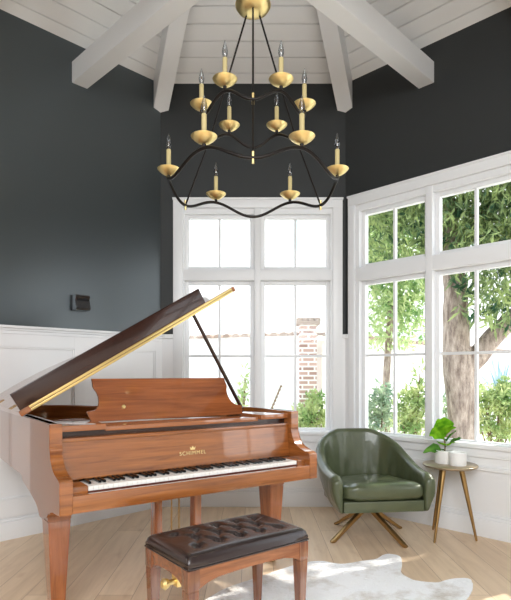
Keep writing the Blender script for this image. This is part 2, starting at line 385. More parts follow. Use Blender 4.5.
def window(name, f, op, cas, cols, rows):
    """cols: [(g0,g1)] glass spans; rows of glass: upper transom light and tall lower light"""
    c0, c1 = cas
    m = MB()
    m.box(c0, op[0]+.012, 0, .028, .70, 2.862, bev=.004, f=f); m.box(op[1]-.012, c1, 0, .028, .70, 2.862, bev=.004, f=f)
    m.box(c0, c1, 0, .030, 2.775, 2.862, bev=.004, f=f)
    m.box(c0-.006, c1+.006, 0, .04, 2.85, 2.868, bev=.004, f=f)
    # jamb liner, mullion, transom bar
    m.box(op[0]-.01, cols[0][0]-.036, -.13, .0, WZ0, WZ1, f=f); m.box(cols[1][1]+.036, op[1]+.01, -.13, .0, WZ0, WZ1, f=f)
    m.box(op[0], op[1], -.13, .001, rows[0][1]+.036, WZ1+.01, f=f)
    mid = (cols[0][1]+cols[1][0])/2
    m.box(mid-.03, mid+.03, -.12, .012, WZ0, WZ1, bev=.006, f=f)
    m.box(op[0], op[1], -.125, .009, rows[1][1]+.036, rows[0][0]-.036, bev=.006, f=f)
    root = struct(m.build(name, M['trim']))
    s = MB(); s.box(c0-.02, c1+.02, -.12, .055, .668, .702, bev=.006, f=f); s.box(c0, c1, 0, .03, .60, .668, bev=.004, f=f)
    s.build('window_sill', M['trim'], root)
    for (g0, g1) in cols:
        for (z0, z1, bar) in rows:
            fw = .042; q = MB()
            q.box(g0-fw, g0, -.10, -.045, z0-fw, z1+fw, bev=.005, f=f); q.box(g1, g1+fw, -.10, -.045, z0-fw, z1+fw, bev=.005, f=f)
            q.box(g0, g1, -.10, -.045, z1, z1+fw, bev=.005, f=f); q.box(g0, g1, -.10, -.045, z0-fw, z0, bev=.005, f=f)
            c = (g0+g1)/2
            q.box(c-.011, c+.011, -.09, -.055, z0, z1, bev=.003, f=f)
            if bar: q.box(g0, g1, -.09, -.056, bar-.011, bar+.011, bev=.003, f=f)
            so = q.build('sash', M['trim'], root)
            g = MB(); g.bm.faces.new([g.bm.verts.new(f(*p)) for p in ((g0-.01, -.074, z0-.01), (g1+.01, -.074, z0-.01), (g1+.01, -.074, z1+.01), (g0-.01, -.074, z1+.01))])
            g.build('pane', M['glass'], so, smooth=0)
    return root
window('window_1', fb, BW, CASB, ((-.6035, -.028), (.112, .6875)), ((2.241, 2.691, None), (.722, 2.069, 1.401)))
window('window_2', fr, RW, CASR, ((.185, .765), (.895, 1.475)), ((2.238, 2.685, None), (.712, 2.045, 1.401)))
window('window_3', fsr, SW, (SW[0]-.09, SW[1]+.09), ((SW[0]+.06, 2.62), (2.76, SW[1]-.06)), ((2.241, 2.691, None), (.722, 2.069, 1.401)))

# shiplap ceiling over the octagon: real boards with shadow gaps, backed by a sheet
m = MB(); bw = .108
for k in range(8):
    ph = R(90+45*k); a = Vector((math.cos(ph), math.sin(ph), 0)); t = Vector((-a.y, a.x, 0)); c0 = Vector((0, YC, 0)); tn = math.tan(R(22.5))
    def pt(rho, side, lift): return c0+a*rho+t*(side*rho*tn)+Vector((0, 0, WH+PITCH*(AP-rho)+lift))
    r = AP+.1
    m.prism([(r, -1), (r, 1), (.01, 1), (.01, -1)], lambda p, q: pt(p, q, .03), lambda p, q: pt(p, q, .09))
    r1 = AP+.1; first = True
    while r1 > .03:
        r2 = (AP-.075) if first else r1-bw
        first = False
        r2 = max(r2, .01)
        m.prism([(r1-.0045, -1), (r1-.0045, 1), (r2+.0045, 1), (r2+.0045, -1)], lambda p, q: pt(p, q, 0), lambda p, q: pt(p, q, .031))
        r1 = r2
m.box(-AP-.2, AP+.2, -4.2, .75, WH, WH+.1)
for sx in (-1, 1):
    m.prism([(sx*(AP+.2), .75), (sx*HW, .75), (sx*(AP+.2), 2.1)], lambda p, q: (p, q, WH), lambda p, q: (p, q, WH+.1))
struct(m.build('ceiling', M['ceil'], smooth=0))
# hip beams running up the corners and two level tie beams crossing at the centre
YT = 2.92                                        # where the tie beams cross and the chandelier hangs
n = 4
for k, (cx, cy) in enumerate(((-HW, DB), (HW, DB), (-AP, YS), (AP, YS))):
    h = Vector((cx, cy-YC, 0)); L = h.length; d = h/L; t = Vector((-d.y, d.x, 0)); o0 = Vector((0, YC, 0))
    rise = PITCH*AP/L
    m = MB(); W, DP = .07, .27
    fn = lambda side: (lambda r, z: o0+d*r+t*side*W+Vector((0, 0, WH+rise*(L-r)+z)))
    m.prism([(L+.10, .02), (.05, .02), (.05, -DP), (L+.10, -DP)], fn(-1), fn(1))
    struct(m.build('trim_%d' % n, M['beam'], smooth=0)); n += 1
for sx in (-1, 1):
    d = Vector((sx*S2, S2, 0)); t = Vector((-d.y, d.x, 0)); o0 = Vector((0, YT, 0)); W = .068
    a, b = AP+.05, -(2.083*math.sqrt(2)+.0)
    m = MB(); z0, z1 = 3.612, 3.785
    if sx > 0: z0, z1 = z0+.001, z1+.001
    fn = lambda side: (lambda r, z: o0+d*r+t*side*W+Vector((0, 0, z)))
    m.prism([(a, z0), (a, z1), (b, z1), (b, z0)], fn(-1), fn(1), bev=.003)
    struct(m.build('trim_%d' % n, M['beam'], smooth=0)); n += 1

# ------------------------------------------------------------------ wall sconce
X = Matrix(((-S2, S2, 0), (-S2, -S2, 0), (0, 0, 1)))
sc = thing('wall_sconce', 'small black box-shaped sconce on the charcoal wall above the chair rail', 'wall light', fl(.815, 0, 1.815))
f0 = lambda u, n, z: Vector(fl(.815+u, n, 1.815+z))-Vector(fl(.815, 0, 1.815))
m = MB(); m.box(-.068, .068, 0, .022, -.064, .064, bev=.006, f=f0); m.build('back_plate', M['black'], sc)
m = MB()
prof = [(.018, -.062), (.085, -.062), (.098, -.05), (.085, -.01), (.065, .025), (.088, .05), (.08, .062), (.018, .062)]
m.prism(prof, lambda a, b: f0(-.063, a, b), lambda a, b: f0(.063, a, b), bev=.004); m.build('housing', M['blackface'], sc)

# ------------------------------------------------------------------ grand piano
PA = math.atan2(.568, .823)
pn = thing('grand_piano', 'glossy honey-brown grand piano with raised lid and long keyboard', 'piano', (-.865, 2.363, 0), PA)
PW = 1.527
W_, WD = M['wood'], M['wood_dark']
# case rim, bent side included
outl = [(0, .20), (0, .7), (0, 1.45), (.012, 1.62), (.09, 1.725), (.25, 1.77), (.42, 1.735), (.56, 1.60), (.68, 1.41), (.82, 1.22), (1.02, 1.06), (1.25, .97), (1.42, .86), (1.51, .70), (1.527, .52), (1.527, .20)]
oc = [Vector((p.x, p.y, 0)) for p in catmull([(a, b, 0) for a, b in outl], 5)]
def offset(pts, dist):
    out = []
    for i, p in enumerate(pts):
        t = (pts[min(i+1, len(pts)-1)]-pts[max(i-1, 0)]).normalized(); out.append(p+Vector((t.y, -t.x, 0))*dist)
    return out
ic = offset(oc, .045)
P = []
for a, b in zip(oc, ic):
    dd = (b-a).normalized()
    P.append([a+Vector((0, 0, .655)), a+Vector((0, 0, .994)), a+dd*.006+Vector((0, 0, 1.0)), b-dd*.006+Vector((0, 0, 1.0)), b+Vector((0, 0, .994)), b+Vector((0, 0, .655))])
m = MB(); m.grid(P, closed_v=True); rim = m.build('case_rim', M['wood_case'], pn, smooth=35)
m = MB(); m.prism([(p.x, max(p.y, .27)) for p in offset(oc, .04)], lambda a, b: (a, b, .80), lambda a, b: (a, b, .82)); sb = m.build('soundboard', WD, pn, smooth=0)
m = MB(); m.prism([(p.x, p.y) for p in offset(oc, .09)[6:-8]], lambda a, b: (a, b, .86), lambda a, b: (a, b, .875), bev=.004); m.build('string_plate', M['plate'], pn, smooth=0)
# cheeks (arms) with their bracket towards the leg
arm_top = [(0, .738), (.003, .752), (.014, .760), (.05, .765), (.085, .771), (.118, .784), (.146, .804), (.166, .832), (.176, .862), (.178, .884), (.186, .887), (.186, .892), (.180, .895), (.180, 1.0)]
bot_l = [(.30, 1.0), (.864, 1.0), (.864, .662), (.812, .658), (.802, .628), (.70, .615), (.56, .590), (.53, .580), (.47, .575), (.43, .558), (.40, .535), (.385, .515), (.33, .515), (.24, .54), (.225, .548), (.205, .575), (.185, .565), (.17, .585), (.12, .597), (.05, .597), (0, .60)]
bot_r = [(.30, 1.0), (.45, 1.0), (.45, .60), (0, .60)]
m = MB(); m.prism(arm_top+bot_l, lambda a, b: (-.003, a, b), lambda a, b: (.058, a, b), bev=.003); m.build('cheek', M['wood_case'], pn)
m = MB(); m.prism(arm_top+bot_r, lambda a, b: (PW-.058, a, b), lambda a, b: (PW+.003, a, b), bev=.003); m.build('cheek', M['wood_case'], pn)
m = MB(); m.box(.03, PW-.03, .03, .62, .612, .668); m.box(.1, PW-.1, .5, 1.25, .665, .70); m.build('key_bed', W_, pn, smooth=0)
m = MB(); m.box(.056, PW-.056, 0, .04, .602, .684, bev=.004); m.build('key_slip', W_, pn)
# fallboard and upper rail
m = MB(); m.prism([(.196, .718), (.212, .905), (.232, .905), (.232, .718)], lambda a, b: (.058, a, b), lambda a, b: (PW-.058, a, b), bev=.003)
fb_o = m.build('fallboard', W_, pn)
m = MB(); m.box(.058, PW-.058, .203, .30, .905, .925, bev=.005); m.build('front_rail', W_, pn)
m = MB(); m.box(.058, PW-.058, .25, .27, .925, .955); m.build('gap_shade_strip', WD, pn, smooth=0)  # dark strip standing in for the shade of the gap below the music shelf
# sliding platform of the music desk with two glossy side blocks
for a, b in ((.052, .285), (1.262, PW-.052)):
    m = MB(); m.box(a, b, .215, .62, .955, .985, bev=.003); m.build('side_block', M['platform'], pn)
m = MB(); m.box(.29, 1.257, .24, .62, .945, .970, bev=.003); m.build('desk_shelf', M['platform'], pn)
# scrolled music desk, leaning back
half = [(0, 0), (.495, 0), (.512, .055), (.466, .062), (.446, .076), (.434, .10), (.430, .13), (.434, .155), (.444, .175), (.450, .195), (.444, .212), (.448, .236), (0, .236)]
hp = [Vector((a, b, 0)) for a, b in half[1:-1]]
prof = [(p.x, p.y) for p in catmull(hp[2:-2], 4)]
right = [half[1], half[2], half[3]]+prof+[half[-3], half[-2]]
poly = right+[(-a, b) for a, b in right[::-1]]
lean = .66
dk = lambda off: (lambda a, b: (.778+a, .44+b*lean+off, .975+b))
m = MB(); m.prism(poly, dk(0), dk(.016), bev=.002); m.build('music_desk', M['wood_desk'], pn)
m = MB(); m.lathe([(0, 0), (.009, .001), (.012, .006), (.008, .012), (0, .014)]); kb = m.build('desk_knob', M['brass'], pn); kb.location = (.48, .488, 1.05); kb.rotation_euler = (R(90), 0, 0)
# lettering and small crown on the fallboard
def text_part(body, size, name, parent, mat, loc, rot, ext=.0006, space=1.0):
    cu = bpy.data.curves.new(name, 'FONT'); cu.body = body; cu.size = size; cu.extrude = ext; cu.align_x = 'CENTER'; cu.space_character = space
    o = bpy.data.objects.new(name, cu); COL.objects.link(o)
    dg = bpy.context.evaluated_depsgraph_get(); me = bpy.data.meshes.new_from_object(o.evaluated_get(dg))
    bpy.data.objects.remove(o); me.name = name; me.materials.clear(); me.materials.append(mat)
    q = bpy.data.objects.new(name, me); COL.objects.link(q); q.parent = parent; q.location = loc; q.rotation_euler = rot
    return q
tilt = math.atan2(.187, .016)
text_part('SCHIMMEL', .030, 'lettering', fb_o, M['gold'], (.778, .2005, .785), (tilt, 0, 0), space=1.25)
m = MB(); m.prism([(-.014, 0), (.014, 0), (.018, .018), (.009, .009), (0, .022), (-.009, .009), (-.018, .018)], lambda a, b: (a, b, 0), lambda a, b: (a, b, .0012))
cr = m.build('crown_emblem', M['gold'], fb_o, smooth=0); cr.location = (.778, .2028, .812); cr.rotation_euler = (tilt, 0, 0)
# keyboard: 52 white and 36 black keys, blocks at both ends
m = MB(); m.box(.14, 1.41, .045, .2, .668, .688); kbd = m.build('keyboard', M['felt'], pn, smooth=0)
for a, b in ((.059, .139), (1.411, PW-.059)):
    m = MB(); m.box(a, b, .042, .198, .665, .716, bev=.004); m.build('key_block', W_, pn)
K0, KW = .142, 1.266/52
for i in range(52):
    m = MB(); m.box(.0005, KW-.0005, 0, .145, 0, .022, bev=.0015); m.build('white_key', M['ivory'], kbd, loc=(K0+i*KW, .05, .6885))
bk = MB()
for i in range(51):
    if (i % 7) in (0, 2, 3, 5, 6):       # A-B gap pattern from the lowest A: sharps after A, C, D, F, G
        m = MB(); m.prism([(0, 0), (.004, .012), (.095, .013), (.095, 0)], lambda a, b: (-.0070, a, b), lambda a, b: (.0070, a, b), bev=.0015)
        m.build('black_key', M['ebony'], kbd, loc=(K0+(i+1)*KW, .10, .7095))
# legs with casters
def pleg(u, d, top, w0=.115, d0=.14):
    m = MB(); m.taper((u, d, .07), .07, .085, (u, d, top-.10), w0-.004, d0-.004, .004); m.taper((u, d, top-.10), w0, d0, (u, d, top), w0+.004, d0+.004, .004)
    l = m.build('leg', M['wood_leg'], pn)
    c = MB(); c.lathe([(0, 0), (.026, .0), (.034, .012), (.034, .034), (.02, .05), (.02, .072), (0, .072)], (u, d, 0)); c.build('caster', M['bronze'], l)
pleg(.0775, .372, .60); pleg(1.4525, .372, .61); pleg(.36, 1.36, .70)
# pedal lyre
ly = MB(); ly.box(.64, .91, .34, .44, .13, .19, bev=.006); lo = ly.build('pedal_lyre', M['wood_leg'], pn)
m = MB(); m.box(.66, .89, .35, .43, .575, .615, bev=.004); m.build('lyre_yoke', M['wood_leg'], lo)
for u in (.642, .898):
    m = MB(); m.taper((u, .39, .185), .052, .06, (u, .39, .60), .046, .06, .004); m.build('lyre_post', M['wood_leg'], lo)
for u in (.742, .791):
    m = MB(); m.tube([(u, .40, .19), (u, .40, .60)], .005, 8); m.build('pedal_rod', M['bronze'], lo)
    m = MB(); m.prism([(-.012, .25), (.012, .25), (.02, .18), (.014, .155), (-.014, .155), (-.02, .18)], lambda a, b: (u+a, b+.1, .135), lambda a, b: (u+a, b+.1, .147), bev=.003); m.build('pedal', M['brass'], lo)
# raised lid: built flat (x along the lid's width from the hinge, y = depth), then tilted about the hinge line
LA = R(30.3)
lid_out = [(0, .60), (0, 1.45), (.012, 1.64), (.09, 1.745), (.25, 1.79), (.43, 1.755), (.58, 1.62), (.70, 1.43), (.84, 1.24), (1.05, 1.10), (1.28, 1.0), (1.47, .89), (1.57, .74), (1.585, .60)]
lp = [(p.x, p.y-.60) for p in catmull([(a, b, 0) for a, b in lid_out], 5)]
m = MB(); m.prism(lp, lambda a, b: (a, b, 0), lambda a, b: (a, b, .034), bev=.003)
lid = m.build('lid', W_, pn); lid.location = (-.045, .60, 1.008); lid.rotation_euler = (0, -LA, 0)
m = MB(); m.box(.06, 1.555, -.006, 0.0, .002, .0155, bev=.001); m.box(.06, 1.555, -.006, 0.0, .019, .0325, bev=.001)
m.build('piano_hinge', M['hinge'], lid)
m = MB(); m.box(.012, 1.33, .002, .020, .034, .136, bev=.003); fp = m.build('folded_front_flap', WD, lid)
fp['label'] = 'dark brown folded flap'
for d in (.25, .75):
    m = MB(); m.box(.0, .06, d-.03, d+.03, .034, .037, bev=.001); m.lathe([(0, 0), (.008, 0), (.006, .004), (0, .005)], (.03, d, .036), 10); m.build('lid_hinge', M['bronze'], lid)
# prop stick from the treble side rim to the underside of the lid
top = Vector((-.045+1.24*math.cos(LA), .66, 1.005+1.24*math.sin(LA))); bot = Vector((1.43, .69, .99))
m = MB(); m.tube([bot, top], [.014, .012], 8); m.build('lid_prop', WD, pn)

# ------------------------------------------------------------------ piano bench
A_ = R(37.4)
bn = thing('piano_bench', 'long piano bench with a tufted dark brown leather cushion in front of the piano', 'bench', (-.262, 2.118, .009), A_)
BL, BD = .672, .398
wb = M['wood_bench']
# tufted cushion: height field, rounded edges, piping seam at the bottom
tufts = []
for r_, (yy, off) in enumerate(((.10, .5), (.199, 0), (.298, .5))):
    for k in range(5 if off else 4):
        tufts.append(((BL*(.16+.17*(k+(0 if off else .5)))), yy))
nx, ny = 84, 50
def hz(x, y):
    ex, ey = min(1, min(x, BL-x)/.038), min(1, min(y, BD-y)/.038)
    e = math.sqrt(max(0, 1-(1-ex)**2)); e2 = math.sqrt(max(0, 1-(1-ey)**2))
    z = .026+.028*min(e, e2)*max(e, e2)**.5+.016*max(0, math.sin(math.pi*x/BL)*math.sin(math.pi*y/BD))**.7
    for tx, ty in tufts:
        q = ((x-tx)**2+(y-ty)**2)
        z -= .024*math.exp(-q/(2*.015**2))
    for i, (ax, ay) in enumerate(tufts):        # diagonal pleats between neighbouring buttons
        for bx, by in tufts[i+1:]:
            L2 = (bx-ax)**2+(by-ay)**2
            if L2 < .0150 and abs(ay-by) > .05:
                t = max(0, min(1, ((x-ax)*(bx-ax)+(y-ay)*(by-ay))/L2)); q = (x-ax-t*(bx-ax))**2+(y-ay-t*(by-ay))**2
                z -= .009*math.exp(-q/(2*.007**2))
    return z
m = MB(); G = []
for i in range(nx+1):
    row = []
    x = BL*i/nx
    row.append((min(max(x, .004), BL-.004), .004, 0))
    bx = x if 0 < i < nx else (-.006 if i == 0 else BL+.006)
    row.append((bx, -.006, .014))
    for j in range(ny+1): row.append((x, BD*j/ny, hz(x, BD*j/ny)))
    row.append((bx, BD+.006, .014)); row.append((min(max(x, .004), BL-.004), BD-.004, 0))
    G.append(row)
G = [[(BL/2+(q[0]-BL/2)*(1-.022*(abs((q[0]-BL/2)/BL*2)*abs((q[1]-BD/2)/BD*2))**7), BD/2+(q[1]-BD/2)*(1-.038*(abs((q[0]-BL/2)/BL*2)*abs((q[1]-BD/2)/BD*2))**7), q[2]) for q in row] for row in G]
m.grid(G, closed_v=True)
cu = m.build('cushion', M['leather'], bn, smooth=60, loc=(0, 0, .437))
pc = MB(); pr = .003
pc.tube([(.008, .001, .003), (BL-.008, .001, .003), (BL-.001, .008, .003), (BL-.001, BD-.008, .003), (BL-.008, BD-.001, .003), (.008, BD-.001, .003), (.001, BD-.008, .003), (.001, .008, .003)], pr, 8, closed=True)
pc.build('piping', M['leather'], cu)
for tx, ty in tufts:
    m = MB(); m.lathe([(0, -.002), (.009, -.001), (.0105, .002), (.007, .006), (0, .0075)], (tx, ty, hz(tx, ty)), 12); m.build('button', M['button'], cu)
# aprons with a scooped lower edge
def apron(L):
    pts = [(.0, 0), (L, 0), (L, -.088)]
    for k in range(13):
        t = k/12; x = L-.045-(L-.09)*t
        z = -.060+.0*t
        e = min(t, 1-t)
        z = -.086+.026*min(1, e/.12)**.7+.012*math.sin(math.pi*t)
        pts.append((x, z))
    pts.append((0, -.088)); return pts
ft = .433
m = MB()
m.prism(apron(BL-.02), lambda a, b: (.01+a, .008, ft+b), lambda a, b: (.01+a, .030, ft+b), bev=.002)
m.prism(apron(BL-.02), lambda a, b: (.01+a, BD-.030, ft+b), lambda a, b: (.01+a, BD-.008, ft+b), bev=.002)
m.prism(apron(BD-.02), lambda a, b: (.008, .01+a, ft+b), lambda a, b: (.030, .01+a, ft+b), bev=.002)
m.prism(apron(BD-.02), lambda a, b: (BL-.030, .01+a, ft+b), lambda a, b: (BL-.008, .01+a, ft+b), bev=.002)
m.box(.012, BL-.012, .012, BD-.012, ft-.012, ft+.004)
m.build('apron_frame', wb, bn)
for sx in (0, 1):
    for sy in (0, 1):
        x, y = (.032, BL-.032)[sx], (.032, BD-.032)[sy]
        m = MB(); m.box(x-.028, x+.028, y-.028, y+.028, .350, ft, bev=.003); m.box(x-.025, x+.025, y-.025, y+.025, .343, .352)
        m.taper((x, y, 0), .030, .030, (x, y, .345), .053, .053, .003); m.build('leg', M['wood_bench_leg'], bn)
for x, s in ((.0, -1), (BL, 1)):
    k = MB(); yk = BD/2
    k.tube([(x-s*.06, yk, .325), (x-s*.012, yk, .325)], [.012, .012], 10)
    k.tube([(x-s*.016, yk, .325), (x, yk, .325), (x+s*.012, yk, .325)], [.020, .026, .014], 14)
    k.box(x-s*.09 if s > 0 else x+.05, x-s*.05 if s > 0 else x+.09, yk-.025, yk+.025, .305, .425)
    k.build('height_knob', M['brass'], bn)

# ------------------------------------------------------------------ green swivel armchair
ch = thing('swivel_armchair', 'olive green leather barrel armchair on a four-pronged swivel base', 'armchair', (.872, 4.02, 0), R(6.5))
def shell_path(s):       # s -1..1 : plan of the shell centre line (x right, y back)
    pts = [(-.334, -.35), (-.336, -.22), (-.330, -.06), (-.305, .10), (-.255, .235), (-.15, .315), (0, .335), (.15, .315), (.255, .235), (.305, .10), (.330, -.06), (.336, -.22), (.334, -.35)]
    return pts
cp = catmull([(a, b, 0) for a, b in shell_path(0)], 12)
N = len(cp)
P = []
def lerp(a, b, t): return a+(b-a)*t
def smooth(t): t = max(0, min(1, t)); return t*t*(3-2*t)
for i, p in enumerate(cp):
    t = (cp[min(i+1, N-1)]-cp[max(i-1, 0)]).normalized(); out = Vector((-t.y, t.x, 0))      # points outward
    if out.dot(Vector((p.x, p.y-.0, 0))) < 0: out = -out
    k = max(0, min(1, (p.y+.30)/.625))               # 0 at the arms, 1 at the back
    top = lerp(.535, .782, k**2.4); k = smooth(k)
    if p.y < -.30: top -= .03*((-.30-p.y)/.06)**2
    th = lerp(.082, .070, k)
    flare = lerp(.0, .05, k)                      # top leans outwards
    o0 = p+out*(th*.5-.055); o0 = Vector((o0.x*.97, o0.y, .272))
    sec = []
    wr = lambda q, s_: .012*noise.noise(Vector((p.x*16, p.y*16, q*2.2+s_)))*math.sin(math.pi*min(1, q+.1))
    H = top-.272
    nz = 8
    for j in range(nz+1):                            # outer side going up
        q = j/nz; z = .272+(H-.035)*q
        b = p+out*(th*.5-.065*(1-q)**1.5+flare*q*q*.9+.012*math.sin(math.pi*q)+wr(q, 0))
        sec.append(Vector((b.x, b.y, z)))
    base_o = p+out*(th*.5+flare*.9); base_i = p+out*(-th*.5+flare*.9)
    for j in range(1, 6):                            # rolled top
        a = math.pi*j/6; c = (base_o+base_i)/2+out*math.cos(a)*th*.5
        sec.append(Vector((c.x, c.y, top-.035+.035*math.sin(a))))
    for j in range(nz+1):                            # inner side going down
        q = 1-j/nz; z = .272+(H-.035)*q
        b = p+out*(-th*.5+flare*q*q*.9+wr(q, 5))
        sec.append(Vector((b.x, b.y, z)))
    P.append(sec)
# soft rounded front ends of the arms
def shrink(sec, dy, sc_):
    c = sum(sec, Vector())/len(sec)
    return [Vector((c.x+(v.x-c.x)*sc_, v.y+dy, c.z+(v.z-c.z)*(1-(1-sc_)*.35))) for v in sec]
P = [shrink(P[0], -.03, .55), shrink(P[0], -.022, .8), shrink(P[0], -.009, .95)]+P+[shrink(P[-1], -.009, .95), shrink(P[-1], -.022, .8), shrink(P[-1], -.03, .55)]
m = MB(); m.grid(P, closed_v=True); sh = m.build('shell', M['green'], ch, smooth=70)
def puff(name, x0, x1, y0, y1, z0, z1, mat, parent, ex=4.5, ez=2.6, crown=.02, wr=.004, nu=72, nv=32, tilt_=0):
    """stuffed cushion: superellipsoid with a crowned top and soft wrinkles"""
    m = MB(); G = []
    cx, cy, cz = (x0+x1)/2, (y0+y1)/2, (z0+z1)/2; a, b, c = (x1-x0)/2, (y1-y0)/2, (z1-z0)/2
    sp = lambda v, e: math.copysign(abs(v)**(2/e), v)
    for j in range(1, nv):
        la = -math.pi/2+math.pi*j/nv; row = []
        for i in range(nu):
            lo_ = 2*math.pi*i/nu
            x = a*sp(math.cos(la), ez)*sp(math.cos(lo_), ex); y = b*sp(math.cos(la), ez)*sp(math.sin(lo_), ex); z = c*sp(math.sin(la), ez)
            if z > 0: z += crown*(1-(x/a)**2)*(1-(y/b)**2)
            w = noise.noise(Vector((x*16, y*7, z*9)))*wr; z -= tilt_*(y+b)
            row.append((cx+x*(1+w*2), cy+y*(1+w*2), cz+z+w))
        G.append(row)
    m.grid(G, closed_v=True); return m.build(name, mat, parent, smooth=60)
puff('seat_cushion', -.298, .298, -.405, .27, .352, .488, M['green'], ch, wr=.009, crown=.008, tilt_=.10, ex=7, ez=4.2)
m = MB(); m.box(-.29, .29, -.365, .20, .272, .352, bev=.012); m.build('seat_base', M['green'], ch)
m = MB(); m.prism([(-.27, -.30), (.27, -.30), (.27, .10), (.16, .24), (-.16, .24), (-.27, .10)], lambda a, b: (a, b, .262), lambda a, b: (a, b, .276)); m.build('bottom_board', M['black'], ch, smooth=0)
m = MB(); m.lathe([(0, .20), (.045, .20), (.05, .215), (.05, .235), (.03, .25), (.03, .263), (0, .263)]); m.build('swivel_hub', M['bronze'], ch)
inv = Matrix.Rotation(-R(6.5), 3, 'Z')
for px, py in ((331, 543), (407, 548), (335, 524), (401, 528)):
    e = inv @ (on_floor(px, py)-Vector((.872, 4.02, 0)))
    d = Vector((e.x, e.y, 0)); L = d.length; d /= L; t = Vector((-d.y, d.x, 0))
    m = MB(); w = .016
    prof = [(.0, .232), (.03, .236), (L-.03, .026), (L, .012), (L, 0), (L-.03, 0), (.02, .205), (0, .205)]
    m.prism(prof, lambda a, b: d*a-t*w+Vector((0, 0, b)), lambda a, b: d*a+t*w+Vector((0, 0, b)), bev=.003); m.build('leg', M['bronze'], ch)

# ------------------------------------------------------------------ round side table and planter
tc_ = Vector((1.49, 3.985, 0))
st = thing('side_table', 'small round side table on three slim splayed brass legs beside the armchair', 'side table', tc_)
m = MB(); m.lathe([(0, .532), (.176, .532), (.192, .537), (.199, .545), (.199, .552), (.194, .556), (0, .556)], seg=48); m.build('table_top', M['tabletop'], st)
for px, py in ((434.4, 543), (433, 529.6), (476.6, 541)):
    e = on_floor(px, py)-tc_
    a = Vector((e.x*.42, e.y*.42, .535))
    m = MB(); m.tube([a, a+(e-a)*.03, e+(a-e)*.02, e], [.020, .020, .0085, .007], 14); m.build('leg', M['bronze'], st)
pp = thing('potted_plant', 'young fiddle-leaf plant in a pair of joined white pots on the side table', 'plant', (1.478, 3.985, .556))
potp = lambda r, h: [(0, 0), (r*.96, 0), (r, .006), (r, h-.004), (r-.004, h), (r-.010, h), (r-.011, h-.02), (0, h-.022)]
m = MB(); m.lathe(potp(.072, .098), (-.015, .04, 0)); m.build('pot', M['pot'], pp)
m = MB(); m.lathe(potp(.062, .098), (.045, -.062, 0)); m.build('pot', M['pot'], pp)
m = MB(); m.lathe([(0, .086), (.060, .084), (.060, .078), (0, .078)], (-.015, .04, 0)); m.build('soil', M['soil'], pp)
sx, sy = -.015, .04
m = MB(); m.tube(catmull([(sx, sy, .08), (sx+.004, sy, .14), (sx-.006, sy+.004, .20), (sx-.002, sy, .25)], 4), .0055, 8); m.build('stem', M['stemg'], pp)
def leaf(base, direc, length, width, droop, mat, fold=.25, roll=0):
    d = Vector(direc).normalized(); side = d.cross(Vector((0, 0, 1))).normalized(); up = side.cross(d)
    if roll: side = side*math.cos(roll)+up*math.sin(roll); up = side.cross(d)
    G = []; n = 12
    for i in range(n+1):
        q = i/n
        w = width*.5*(.08+math.sin(math.pi*q**.75)**.8*(1+.35*math.sin(math.pi*q*1.0)*(q > .45)))*(1 if q < .97 else .45)
        if q < .18: w = width*(.04+.10*max(0, q-.08)/.1)
        c = Vector(base)+d*(length*q)+Vector((0, 0, -droop*q*q*length))
        row = []
        for k in (-1, -.6, -.2, 0, .2, .6, 1):
            row.append(c+side*w*k+up*(fold*w*abs(k)**1.3+.006*math.sin(q*14+k*2)*abs(k)))
        G.append(row)
    m = MB(); m.grid(G); o = m.build('leaf', mat, pp, smooth=80); return o
A, B = M['leafpot'], M['leafpotd']
for (z, az, el, L, w, dr, mt, rl) in ((.10, 175, 12, .165, .085, .35, B, .5), (.12, 20, 22, .17, .07, .0, B, .7), (.15, 30, 38, .17, .075, .1, B, .6), (.17, 205, 52, .17, .115, .15, A, -.9),
        (.20, 300, 62, .14, .12, .2, A, 0), (.21, 120, 66, .15, .11, .1, A, .3), (.23, 250, 74, .14, .10, .1, A, 0), (.13, 260, 30, .14, .10, .35, A, 0), (.20, 350, 50, .13, .10, .2, A, .4), (.24, 60, 70, .12, .08, .1, A, 0)):
    a, e = R(az), R(el)
    leaf((sx, sy, z), (math.cos(a)*math.cos(e), math.sin(a)*math.cos(e), math.sin(e)), L, w, dr, mt, roll=rl)

# ------------------------------------------------------------------ cowhide rug
rp = [(196, 606), (225, 590), (262, 577), (295, 566), (320, 562), (341, 565), (362, 562), (376, 560), (383, 556), (390, 555), (400, 557.5), (402, 565), (401, 573), (407, 578), (416, 581.6), (436, 583.7), (447, 581), (457, 579.4), (469, 580), (473, 586), (471, 594), (464, 602), (452, 612), (450, 640), (440, 690), (300, 760), (120, 720), (90, 660), (150, 630), (170, 612)]
w = [on_floor(x, y) for x, y in rp]
ctr = sum(w, Vector())/len(w)
rr_ = catmull([p-ctr for p in w], 6, closed=True)
rr_ = [v*(1+.008*noise.noise(v*30)) for v in rr_]
b = MB(); b.prism([(v.x, v.y) for v in rr_], lambda p, q: (p, q, .001), lambda p, q: (p, q, .008))
rug = b.build('cowhide_rug', M['hide'], smooth=60, loc=(ctr.x, ctr.y, 0))
tag(rug, 'white cowhide rug with faint beige speckles spread under the bench', 'rug')

